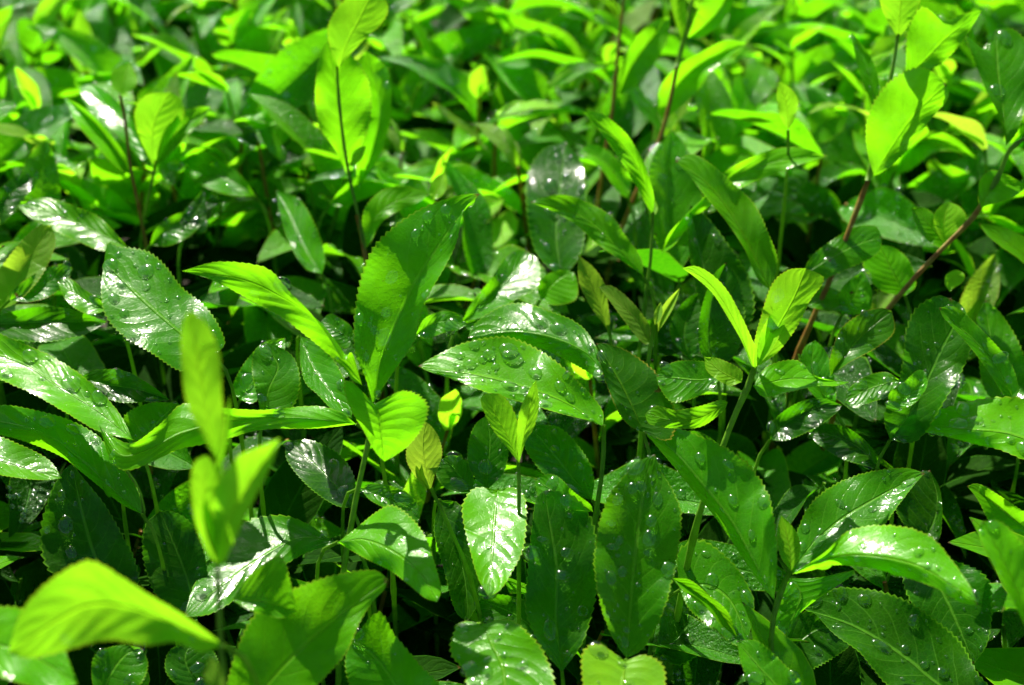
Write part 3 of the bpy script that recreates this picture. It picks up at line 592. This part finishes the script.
SL('tall', [(366, 248), (372, 222), (395, 202), (430, 194)], [(362, 225), (366, 206), (383, 190), (405, 186)], [(372, 240), (382, 222), (400, 210), (418, 202)], k='g', b=.6, f1=.3, f2=.1)
SS('tall', [(432, 200), (438, 188), (445, 172)], 8, k='y', name='bud')
SS('tall', [(352, 165), (360, 152), (366, 146)], 5, k='y', name='bud')
LL('bright green leaf arching behind the foot of the tall backlit shoot', [(330, 205), (350, 188), (375, 180), (410, 178)], [(340, 190), (362, 168), (390, 162)], [(345, 206), (372, 196), (398, 188)], k='g', b=.6, z=3)
LL('broad green leaf left of the foot of the tall shoot', [(300, 168), (285, 150), (270, 130), (257, 104)], [(308, 150), (296, 130), (275, 115)], [(285, 165), (265, 145), (257, 125)], k='g', b=.4, z=2)
LL('bright rounded leaf right behind the tall shoot stem', [(335, 165), (320, 155), (305, 150), (303, 140)], [(335, 150), (322, 142), (312, 138)], [(325, 170), (305, 165), (300, 150)], k='y', b=.5, z=4)
# ---- top centre
shoot('knife', 'upright shoot above the centre with a long narrow blade-like leaf', (648, 290), z=0)
stem('knife', [(646, 295), (651, 255), (653, 212)], 1.4, 1.0)
SL('knife', [(653, 214), (644, 180), (620, 143), (582, 112)], [(654, 196), (645, 165), (636, 148), (624, 131), (601, 113)], [(648, 208), (634, 182), (612, 148), (594, 124)], k='g', b=0, f1=.2, f2=.3, teeth=34)
SS('knife', [(653, 216), (654, 207), (655, 200)], 4, k='y', name='bud')
SL('knife', [(661, 254), (683, 218), (725, 182), (775, 162), (828, 156)], [(670, 232), (698, 204), (725, 172), (762, 153), (794, 147)], [(675, 244), (702, 212), (745, 186), (790, 168)], k='g', b=.4, f1=.1, f2=.2, z=1, teeth=38)
LL('broad folded leaf sweeping down right of the blade-like leaf', [(770, 290), (752, 252), (730, 212), (705, 182), (675, 161)], [(778, 262), (768, 232), (755, 205), (736, 186), (711, 164), (692, 154)], [(757, 278), (744, 248), (722, 216), (705, 196), (688, 174)],
   k='g', b=.5, a=-.1, f1=.1, f2=.2, z=-3, teeth=40)
LL('leaf behind the sweeping folded one with its serrated rim lit', [(700, 168), (720, 158), (740, 155), (760, 158)], [(706, 156), (725, 146), (746, 148)], [(712, 174), (732, 172), (750, 166)], k='g', b=.6, z=2)
LL('wet arched leaf with a bright underside above the olive leaf pair', [(643, 276), (612, 242), (576, 214), (530, 202)], [(641, 258), (625, 235), (610, 215), (577, 198), (554, 195)], [(630, 266), (600, 246), (575, 224), (550, 210)], k='g', b=.6, f1=.2, f2=-.2, z=-2, wet=(4, 16), teeth=38)
LL('large dark leaf beaded with blurred drops above the wet arched leaf', [(562, 280), (556, 235), (560, 190), (566, 142)], [(535, 250), (526, 200), (530, 168), (545, 148)], [(582, 250), (586, 200), (582, 165)], k='d', b=0.85, z=3, wet=(26, 0), a=-0.3)
LL('dark wet leaf with a row of drops right of the blade-like leaf', [(678, 275), (668, 230), (668, 180), (672, 129)], [(655, 240), (648, 200), (652, 160)], [(700, 235), (702, 190), (688, 150)], k='m', b=.5, z=3, wet=(10, 0))
LL('yellow arched leaf left of the blade-like leaf', [(628, 198), (614, 172), (598, 158), (578, 152)], [(630, 180), (612, 154), (592, 144)], [(618, 192), (602, 170), (588, 158)], k='g', b=.7, z=2)
LL('broad dark leaf with a light left rim under the sweeping folded leaf', [(722, 345), (712, 300), (700, 255), (690, 205)], [(705, 320), (694, 280), (688, 240)], [(752, 320), (750, 280), (725, 240), (705, 215)], k='d', b=.5, z=3, wet=(4, 6))
LL('tall dim leaf behind the yellow arching leaf, dusted with fine drops', [(716, 372), (708, 340), (712, 300), (726, 262)], [(700, 350), (700, 315), (712, 278)], [(738, 350), (745, 315), (738, 280)], k='d', b=.3, z=3, wet=(2, 90))
LL('mid green leaf with curled top in the gap left of the olive pair', [(540, 300), (552, 285), (560, 278), (574, 272)], [(538, 285), (548, 274), (562, 270)], [(555, 305), (575, 300), (578, 285)], k='g', b=.5, z=3)
shoot('topmid', 'tall brown-stemmed shoot right of the top centre with leaves cut by the edge', (632, 215), z=4)
stem('topmid', [(629, 210), (646, 171), (658, 144), (668, 111), (677, 67)], 1.6, 1.4, 'brown')
stem('topmid', [(677, 67), (685, 34), (694, -6)], 1.4, 1.2, ext=False)
SL('topmid', [(682, 40), (677, 20), (676, -5), (676, -25)], [(675, 22), (670, 0), (671, -15)], [(686, 25), (686, 0), (682, -18)], k='y', b=-.06, z=-.4)
SL('topmid', [(688, 38), (705, 25), (722, 5), (735, -25)], [(693, 22), (703, 0), (718, -20)], [(705, 36), (722, 22), (734, 0)], k='g', b=-.12, z=.4)
SL('topmid', [(662, 120), (675, 88), (703, 62), (748, 43)], [(656, 105), (662, 84), (680, 64), (705, 50), (727, 40)], [(672, 114), (695, 94), (711, 72), (732, 54)], k='g', b=.3, z=2, wet=(2, 0))
shoot('thin', 'thin brown stem with one pale leaf, left of the tall brown-stemmed shoot', (598, 200), z=6)
stem('thin', [(598, 205), (604, 160), (612, 114), (618, 50), (625, -10)], 1.5, 1.1, 'brown')
SL('thin', [(618, 95), (632, 65), (650, 40), (670, 17)], [(620, 70), (632, 42), (655, 20)], [(630, 90), (650, 70), (668, 38)], k='g', b=.2)
# ---- top right
shoot('tr', 'tall shoot at the upper right with a large backlit leaf marked by a tiny hole', (822, 310), z=2)
stem('tr', [(810, 325), (830, 280), (851, 225), (868, 181)], 1.9, 1.6, 'brown')
stem('tr', [(868, 181), (875, 151), (885, 101), (893, 67), (898, 34)], 1.6, .9, ext=False)
SL('tr', [(874, 176), (890, 150), (915, 115), (946, 84)], [(867, 150), (867, 121), (880, 92), (902, 73), (926, 68)], [(886, 170), (909, 148), (930, 120), (948, 98)], k='g', b=-.12, f1=.1, f2=.1, teeth=32, z=-.3)
SL('tr', [(905, 76), (925, 60), (950, 35), (982, 10)], [(906, 58), (908, 30), (922, 7), (944, 20), (962, 14)], [(928, 70), (946, 60), (966, 36)], k='g', b=-.12, z=1, f1=.1, f2=.1)
SL('tr', [(898, 38), (900, 10), (902, -15), (905, -40)], [(888, 22), (880, 0), (886, -25)], [(908, 26), (920, 2), (918, -22)], k='y', b=-.06, f1=.2, f2=.2)
SS('tr', [(878, 110), (866, 65), (851, 32)], 8, k='m', z=.5)
LL('yellow pointed young leaf standing alone left of the tall upper-right shoot', [(788, 130), (787, 112), (784, 96), (779, 81)], [(780, 116), (777, 100), (777, 90)], [(795, 118), (798, 100), (790, 88)], k='y', b=-.1, f1=.2, f2=.2, z=-14)
LL('rounded mid-green leaf beside the yellow pointed one', [(812, 140), (822, 125), (834, 118), (848, 118)], [(806, 122), (815, 106), (832, 110)], [(825, 142), (840, 132), (846, 124)], k='g', b=.4, z=2)
shoot('right', 'shoot on the right with a leaning brown twig topped by a large glossy folded leaf', (905, 290), z=-1)
stem('right', [(899, 296), (939, 252), (971, 220), (985, 200)], 1.7, 1.5, 'brown')
stem('right', [(982, 205), (999, 175), (1010, 150), (1030, 135)], 1.4, 1.3, ext=False)
SL('right', [(1006, 146), (1003, 110), (998, 75), (996, 30)], [(1004, 125), (985, 88), (975, 62), (965, 35), (978, 50), (988, 42)], [(1018, 130), (1030, 90), (1034, 55), (1015, 30)], k='m', b=0.6, f1=.5, f2=.1, teeth=30, wet=(3, 0), a=-0.2)
SL('right', [(981, 208), (990, 192), (1005, 185), (1028, 186)], [(979, 195), (980, 180), (992, 170), (1010, 176)], [(988, 205), (1000, 202), (1015, 196)], k='g', b=.6, z=-.5)
SL('right', [(948, 250), (938, 235), (925, 220), (912, 208)], [(948, 235), (940, 220), (925, 208)], [(936, 246), (922, 235), (914, 220)], k='g', b=.5, z=.5)
SL('right', [(948, 250), (944, 230), (945, 215), (950, 202)], [(936, 230), (934, 215), (942, 205)], [(955, 235), (966, 218), (960, 207)], k='y', b=.3, z=.3)
SL('right', [(950, 292), (948, 285), (952, 278), (963, 272)], [(945, 284), (946, 275), (955, 270)], [(954, 288), (962, 283), (965, 277)], k='y', b=.4, z=-.6)
LL('thin leaf with a lit edge and dark pointed end left of the glossy folded one', [(895, 172), (912, 148), (935, 138), (976, 158)], [(905, 152), (930, 132), (955, 138)], [(910, 170), (935, 152), (960, 152)], k='g', b=.6, z=1)

# ---- leaves in the half shade right of the middle
LL('dim leaf below the flat end of the right-hand bright shoot', [(770, 440), (790, 420), (815, 408), (842, 405)], [(772, 422), (795, 404), (820, 398)], [(788, 440), (815, 428), (835, 414)], k='d', b=.8, z=2)
LL('dark drooping leaf in the black gap above the broad serrated leaf', [(880, 470), (860, 448), (835, 436), (808, 432)], [(872, 448), (848, 428), (822, 424)], [(866, 466), (840, 458), (818, 444)], k='d', b=.7, z=2)
LL('small folded leaf behind the foot of the brown stem', [(835, 410), (820, 390), (812, 365), (815, 340)], [(818, 400), (800, 375), (803, 350)], [(836, 392), (832, 368), (825, 350)], k='m', b=.4, z=2)
LL('dark narrow leaf leaning left beneath the pale young leaf cluster', [(735, 470), (715, 450), (690, 440), (668, 446)], [(722, 448), (700, 432), (680, 434)], [(716, 462), (694, 456), (678, 452)], k='d', b=.7, z=4)
LL('broad dark leaf left of the young leaf cluster, behind the drop-covered small one', [(690, 360), (684, 335), (690, 310), (705, 290)], [(672, 340), (672, 318), (688, 298)], [(705, 345), (712, 322), (712, 302)], k='d', b=.5, z=4)
LL('mid green leaf between the leaning brown twig and the brown stem', [(850, 310), (838, 300), (820, 296), (800, 300)], [(842, 294), (825, 286), (808, 292)], [(840, 312), (822, 310), (808, 306)], k='m', b=.7, z=2)
LL('wet crumpled leaf under the blemished oval leaf', [(900, 380), (880, 385), (862, 392), (845, 402)], [(885, 372), (862, 378), (848, 390)], [(890, 395), (872, 402), (856, 408)], k='m', b=1.0, z=1, wet=(8, 14))

# ------------------------------------------------------------------ the rest of the hedge
# height of the clipped surface as a function of the distance from the camera
_ys = np.linspace(-140, 900, 120)
_pts = np.array([list(unproj(512, y, plane_depth(y) if y < 760 else plane_depth(760) - .0001 * (y - 760))) for y in _ys])
_o = np.argsort(_pts[:, 1]); SYv, SZv = _pts[_o, 1], _pts[_o, 2]
def top_z(y): return float(np.interp(y, SYv, SZv)) if y < SYv[-1] else float(SZv[-1])

def plain_leaf(seed, L=1., wid=.20, nt_=25, nw=4, teeth=22, droop=.25, fold=.35):
    rg = random.Random(seed); V = []; uv = []
    ax, k1, k2, tw = rg.uniform(-.12, .12), rg.uniform(0, 6), rg.uniform(0, 6), rg.uniform(-.5, .5)
    for i in range(nt_):
        t = i / (nt_ - 1); w = wid * (math.sin(math.pi * t ** .9) ** .8 if 0 < t < 1 else 0)
        ang = droop * (t - .15) * 2; y = L * (math.sin(ang + .3) - math.sin(.3 - droop * .3)) / max(droop * 2, .01); z = L * (math.cos(ang + .3) - math.cos(.3 - droop * .3)) / max(droop * 2, .01)
        for j in range(-nw, nw + 1):
            q = j / nw; tooth = (i * teeth / (nt_ - 1)) % 1
            x = w * q * (1 + .06 * (tooth - .4) * abs(q) ** 5)
            zz = z + abs(q) ** 1.3 * w * fold + .02 * L * q * q * math.sin(t * 12 + (k1 if q > 0 else k2)) 
            c, s = math.cos(tw * t), math.sin(tw * t)
            V.append((x * c - (zz - z) * s + ax * t * t * L, y, z + x * s + (zz - z) * c)); uv.append((.5 + q / 2, t))
    return V, grid_faces(nt_, 2 * nw + 1), uv
PROTO = {}
def leaf_data(k, s):
    if (k, s) not in PROTO:
        rg = random.Random(s * 7 + 1)
        V, Fc, uv = plain_leaf(s, wid=rg.uniform(.14, .19), droop=rg.uniform(.05, .6), fold=rg.uniform(.05, .7))
        PROTO[(k, s)] = mesh('leaf', V, Fc, MAT[k], uv)
    return PROTO[(k, s)]
def proto_shoot(idx, ks, nleaf, top, size, elr):
    rg = random.Random(100 + idx); root = bpy.data.objects.new('tea_shoot', None); root.empty_display_size = .02
    H = .055 + .012 * nleaf
    lean = (rg.uniform(-.01, .01), rg.uniform(-.01, .01))
    P = [(0, 0, 0), (lean[0] * .4, lean[1] * .4, H * .5), (lean[0], lean[1], H)]
    V, Fc = tube(P, .0016, .0009, 7)
    kids = [(bpy.data.objects.new('stem', mesh('stem', V, Fc, STEM['green' if idx % 3 else 'brown'])), [])]
    phi = rg.uniform(0, 6)
    for n in range(nleaf):
        t = .30 + .68 * n / max(1, nleaf - 1); phi += 2.4 + rg.uniform(-.3, .3)
        k = rg.choice(ks) if n < nleaf - top else rg.choice(['y', 'g', 'o'] if top else ks)
        L = size * (rg.uniform(.055, .075) if n < nleaf - top else rg.uniform(.025, .042))
        el = rg.uniform(*elr) if n < nleaf - top else rg.uniform(.8, 1.35)
        o = bpy.data.objects.new('leaf', leaf_data(k, rg.randint(0, 5)))
        o.matrix_basis = Matrix.Translation((lean[0] * t, lean[1] * t, H * t)) @ Matrix.Rotation(phi, 4, 'Z') @ Matrix.Rotation(el, 4, 'X') @ Matrix.Rotation(rg.uniform(-.5, .5), 4, 'Y') @ Matrix.Scale(L, 4)
        kids.append((o, []))
    if top:
        o = bpy.data.objects.new('bud', leaf_data('y', 1)); o.matrix_basis = Matrix.Translation((*lean, H)) @ Matrix.Rotation(phi, 4, 'Z') @ Matrix.Rotation(1.4, 4, 'X') @ Matrix.Diagonal((.013, .024, .03, 1))
        kids.append((o, []))
    return root, kids, H
PS_D = [proto_shoot(i, ['f', 'e', 'f'], 5, 0, 1.05, (.2, .8)) for i in range(5)]
PS_M = [proto_shoot(10 + i, ['e', 'g', 'e', 'g'], 6, 1 if i % 2 else 0, 1.2, (.4, 1.25)) for i in range(6)]
PS_Y = [proto_shoot(20 + i, ['g', 'e', 'g', 'y'], 6, 2, 1.15, (.6, 1.35)) for i in range(6)]
def drop_spray(me, seed, n):
    """blurred water on the leaves of far shoots"""
    rg = random.Random(seed); V = []; Fc = []
    vs_ = me.vertices
    for _ in range(n):
        v = vs_[rg.randrange(9 * 3, len(vs_) - 9 * 3)]
        M = frame(v.normal if v.normal.z > 0 else -v.normal, Vector((0, 1, 0))); r = rg.uniform(.010, .032); b = len(V)
        V += [v.co + M @ (Vector(q) * r) for q in SV]; Fc += [tuple(b + x for x in f) for f in SF]
    return mesh('fine_droplets', V, Fc, WATER)
SPRAY = {}
def place_shoot(ps, loc, rz, tilt, s, label, group, rg):
    root, kids, H = ps
    r = root.copy(); col.objects.link(r)
    r.matrix_basis = Matrix.Translation(loc) @ Matrix.Rotation(tilt[0], 4, 'X') @ Matrix.Rotation(tilt[1], 4, 'Y') @ Matrix.Rotation(rz, 4, 'Z') @ Matrix.Scale(s, 4) @ Matrix.Translation((0, 0, -H))
    tag(r, label, 'tea shoot', group)
    for o, sub in kids:
        c = o.copy(); col.objects.link(c); c.parent = r
        if c.name.startswith('leaf') and rg.random() < .7:
            key = c.data.name
            if key not in SPRAY: SPRAY[key] = drop_spray(c.data, len(SPRAY), 34)
            tag(new_obj('fine_droplets', SPRAY[key], c), kind='stuff')
    return r

rg = random.Random(5)
LM = [(385, 290, 'big upright leaf in the middle'), (386, 425, 'heart-shaped leaf'), (270, 300, 'arching bright leaf'), (520, 375, 'broad wet leaf pair'),
      (518, 430, 'young bud pair'), (640, 380, 'short folded leaf'), (650, 320, 'small reddish-tipped shoot'), (595, 290, 'olive leaf pair'), (755, 320, 'yellow arching leaf'),
      (725, 500, 'long glossy sweeping leaf'), (640, 560, 'upright oval leaf'), (560, 570, 'rolled-top dark leaf'), (495, 540, 'glossy hanging leaf'), (505, 655, 'speckled bottom leaf'),
      (790, 540, 'pale pointed bud'), (850, 500, 'broad serrated leaf'), (900, 560, 'long pale-edged leaf'), (890, 640, 'beaded dark leaf'), (1000, 560, 'blurred leaf at the right edge'),
      (960, 425, 'puckered wet leaf'), (930, 360, 'tall shaded leaf'), (860, 345, 'blemished oval leaf'), (920, 280, 'leaning brown twig'), (840, 255, 'dark leaf with bright margin'),
      (320, 630, 'sun-spotted mottled leaf'), (395, 550, 'shiny arched leaf'), (250, 560, 'drooping glare leaf'), (85, 530, 'dark leaf with round drops'), (175, 560, 'dark oval leaf at the lower left'),
      (60, 385, 'long glaring leaf'), (60, 450, 'half-dark folded leaf'), (150, 300, 'big drop-strewn dark leaf'), (70, 225, 'serrated glare leaf'), (230, 420, 'long horizontal leaf'),
      (220, 480, 'blurred pale shoot'), (110, 610, 'humped blurred leaf'), (158, 125, 'oval translucent leaf'), (95, 115, 'glossy drooping leaf'), (340, 110, 'tall backlit shoot'),
      (395, 205, 'small bud above the big upright leaf'), (615, 150, 'blade-like leaf'), (730, 210, 'sweeping folded leaf'), (556, 210, 'bead-covered dark leaf'), (600, 230, 'wet arched leaf'),
      (680, 60, 'brown-stemmed shoot'), (612, 60, 'thin brown stem'), (905, 120, 'large backlit leaf with the hole'), (785, 100, 'lone yellow leaf'), (1000, 80, 'glossy folded leaf at the top right'),
      (940, 30, 'shadow-crossed leaf'), (45, 175, 'pointed shaded leaf'), (20, 10, 'top left corner'), (230, 8, 'top edge left of the tall shoot'), (480, 8, 'top edge right of the tall shoot'),
      (800, 8, 'top edge left of the backlit leaf'), (1010, 8, 'top right corner'), (450, 110, 'dark gap right of the tall shoot'), (240, 110, 'gap left of the tall shoot')]
fillers = []
sp = .050
yy = .42
while yy < 1.42:
    xx = -.62 + rg.uniform(0, sp)
    while xx < .62:
        X = xx + rg.uniform(-.02, .02); Y = yy + rg.uniform(-.02, .02); xx += sp
        p = proj((X, Y, top_z(Y)))
        if not p or not (-40 < p[0] < 1064 and -70 < p[1] < 720): continue
        fillers.append((X, Y, p))
    yy += sp * .9
    if yy > .88: sp = .0435
COUNT = {}
recs = []
SIZE = {'d': 'dark sprig', 'm': 'leafy green sprig', 'y': 'bright young sprig'}
for X, Y, p in fillers:
    far = Y > .90
    if .74 < Y <= .90:
        kk = rg.choices('dm', (3, 2))[0]; dz = rg.uniform(-.060, -.018)
    elif far:
        kk = rg.choices('myd', (6, 7, 1))[0]; dz = rg.uniform(-.020, .036 if kk == 'y' else .012)
    else:
        kk = rg.choices('dm', (4, 2))[0]; dz = rg.uniform(-.085, -.045)
        if rg.random() < .2: continue
    ps = rg.choice({'d': PS_D, 'm': PS_M, 'y': PS_Y}[kk])
    tilt = (rg.uniform(-.35, .35), rg.uniform(-.35, .35)); s = rg.uniform(.85, 1.15)
    q = proj((X, Y, top_z(Y) + dz - .02)); cx, cy = min(max(q[0], 0), 1023), min(max(q[1], 0), 684)
    lx, ly, nm = min(LM, key=lambda l: (l[0] - cx) ** 2 + 1.4 * (l[1] - cy) ** 2)
    dx, dy = cx - lx, cy - ly
    if 'corner' in nm or 'edge' in nm or 'gap' in nm: rel = 'in the' if 'corner' in nm or 'gap' in nm else 'at the'
    elif math.hypot(dx, dy) < 22: rel = 'directly behind the'
    else: rel = (('right of' if dx > 0 else 'left of') if abs(dx) > abs(dy) * 1.2 else ('below' if dy > 0 else 'above')) + ' the'
    key = f"{'blurred ' if Y > .92 else 'shaded ' if not far else ''}{SIZE[kk]} {rel} {nm}"
    recs.append((key, math.hypot(dx, dy), X, Y, dz, ps, tilt, s, Y > .92)); COUNT.setdefault(key, []).append(len(recs) - 1)
ORD = ['nearest one', 'second nearest', 'third nearest', 'fourth nearest', 'fifth nearest', 'sixth nearest', 'seventh nearest']
for key, ids in COUNT.items():
    ids.sort(key=lambda i: recs[i][1])
    for m_, i in enumerate(ids):
        _, _, X, Y, dz, ps, tilt, s, bl = recs[i]
        lab = key if len(ids) == 1 else f"{key}, {(ORD + ['eighth nearest', 'ninth nearest', 'tenth nearest', 'farthest one'])[min(m_, 10)]}"
        place_shoot(ps, Vector((X, Y, top_z(Y) + dz)), rg.uniform(0, 6.28), tilt, s, lab,
                    'blurred tea shoots farther back' if bl else 'sprigs filling the hedge between the lit leaves', rg)

# the mass of leaves that nobody could count: inside ones coloured dark as shade, lit ones beyond the picture
def mass(name, label, mat, n_, ylo, yhi, dzf, el, seed, keep=lambda X, Y: True):
    rg = random.Random(seed); V = []; Fc = []; UV = []
    lv = [plain_leaf(50 + s, nt_=9, nw=1, teeth=1) for s in range(5)]
    for n in range(n_):
        Y = rg.uniform(ylo, yhi); half = .25 + .42 * Y; X = rg.uniform(-half, half)
        if not keep(X, Y): continue
        z = top_z(Y) + dzf(rg, Y)
        v, f, u = rg.choice(lv); s = rg.uniform(.05, .075); b = len(V)
        M = Matrix.Translation((X, Y, z)) @ Matrix.Rotation(rg.uniform(0, 6.3), 4, 'Z') @ Matrix.Rotation(rg.uniform(*el), 4, 'X') @ Matrix.Rotation(rg.uniform(-.6, .6), 4, 'Y') @ Matrix.Scale(s, 4)
        A = np.array(M); vv = np.c_[np.array(v), np.ones(len(v))] @ A.T
        V += [tuple(q[:3]) for q in vv]; Fc += [tuple(b + x for x in q) for q in f]; UV += u
    tag(new_obj(name, mesh(name, V, Fc, mat, UV)), label, 'foliage', kind='stuff')
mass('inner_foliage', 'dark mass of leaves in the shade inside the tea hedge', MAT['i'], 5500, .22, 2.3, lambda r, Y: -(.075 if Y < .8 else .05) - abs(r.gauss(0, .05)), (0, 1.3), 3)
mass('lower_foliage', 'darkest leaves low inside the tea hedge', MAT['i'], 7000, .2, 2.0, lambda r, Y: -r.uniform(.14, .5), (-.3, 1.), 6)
def outside(X, Y):
    p = proj((X, Y, top_z(Y))); return not (p and -50 < p[0] < 1074 and -60 < p[1] < 740)
mass('outer_foliage', 'green mass of tea leaves beyond the edges of the picture', MAT['g'], 5000, .25, 2.3, lambda r, Y: -abs(r.gauss(0, .025)), (.2, 1.3), 4, outside)

# the sky block slope added out of view behind this hedge to cut horizon glare
gx, gy = 41, 41; V = []
for j in range(gy):
    for i in range(gx):
        x = -60 + 120 * i / (gx - 1); y = 3.2 + 70 * (j / (gy - 1)) ** 1.6
        z = -.05 + (y - 3.2) * .42 * (1 - math.exp(-(y - 3.2) / 2.5)) + .5 * noise.noise(Vector((x * .08, y * .08, 0)))
        V.append((x, y, z))
SKY_BLOCK = simple('sky block slope', (.012, .05, .006), .95, (.05, .13, .01), 1.6, .12)
tag(new_obj('sky_block_slope', mesh('sky_block_slope', V, grid_faces(gy, gx), SKY_BLOCK)), kind='structure')  # added unseen slope, keeps bright horizon sky out of leaf reflections
gs = 60
me = mesh('ground', [(-gs, -gs, 0), (gs, -gs, 0), (gs, gs, 0), (-gs, gs, 0)], [(0, 1, 2, 3)], SOIL, smooth=False)
tag(new_obj('ground', me), kind='structure')
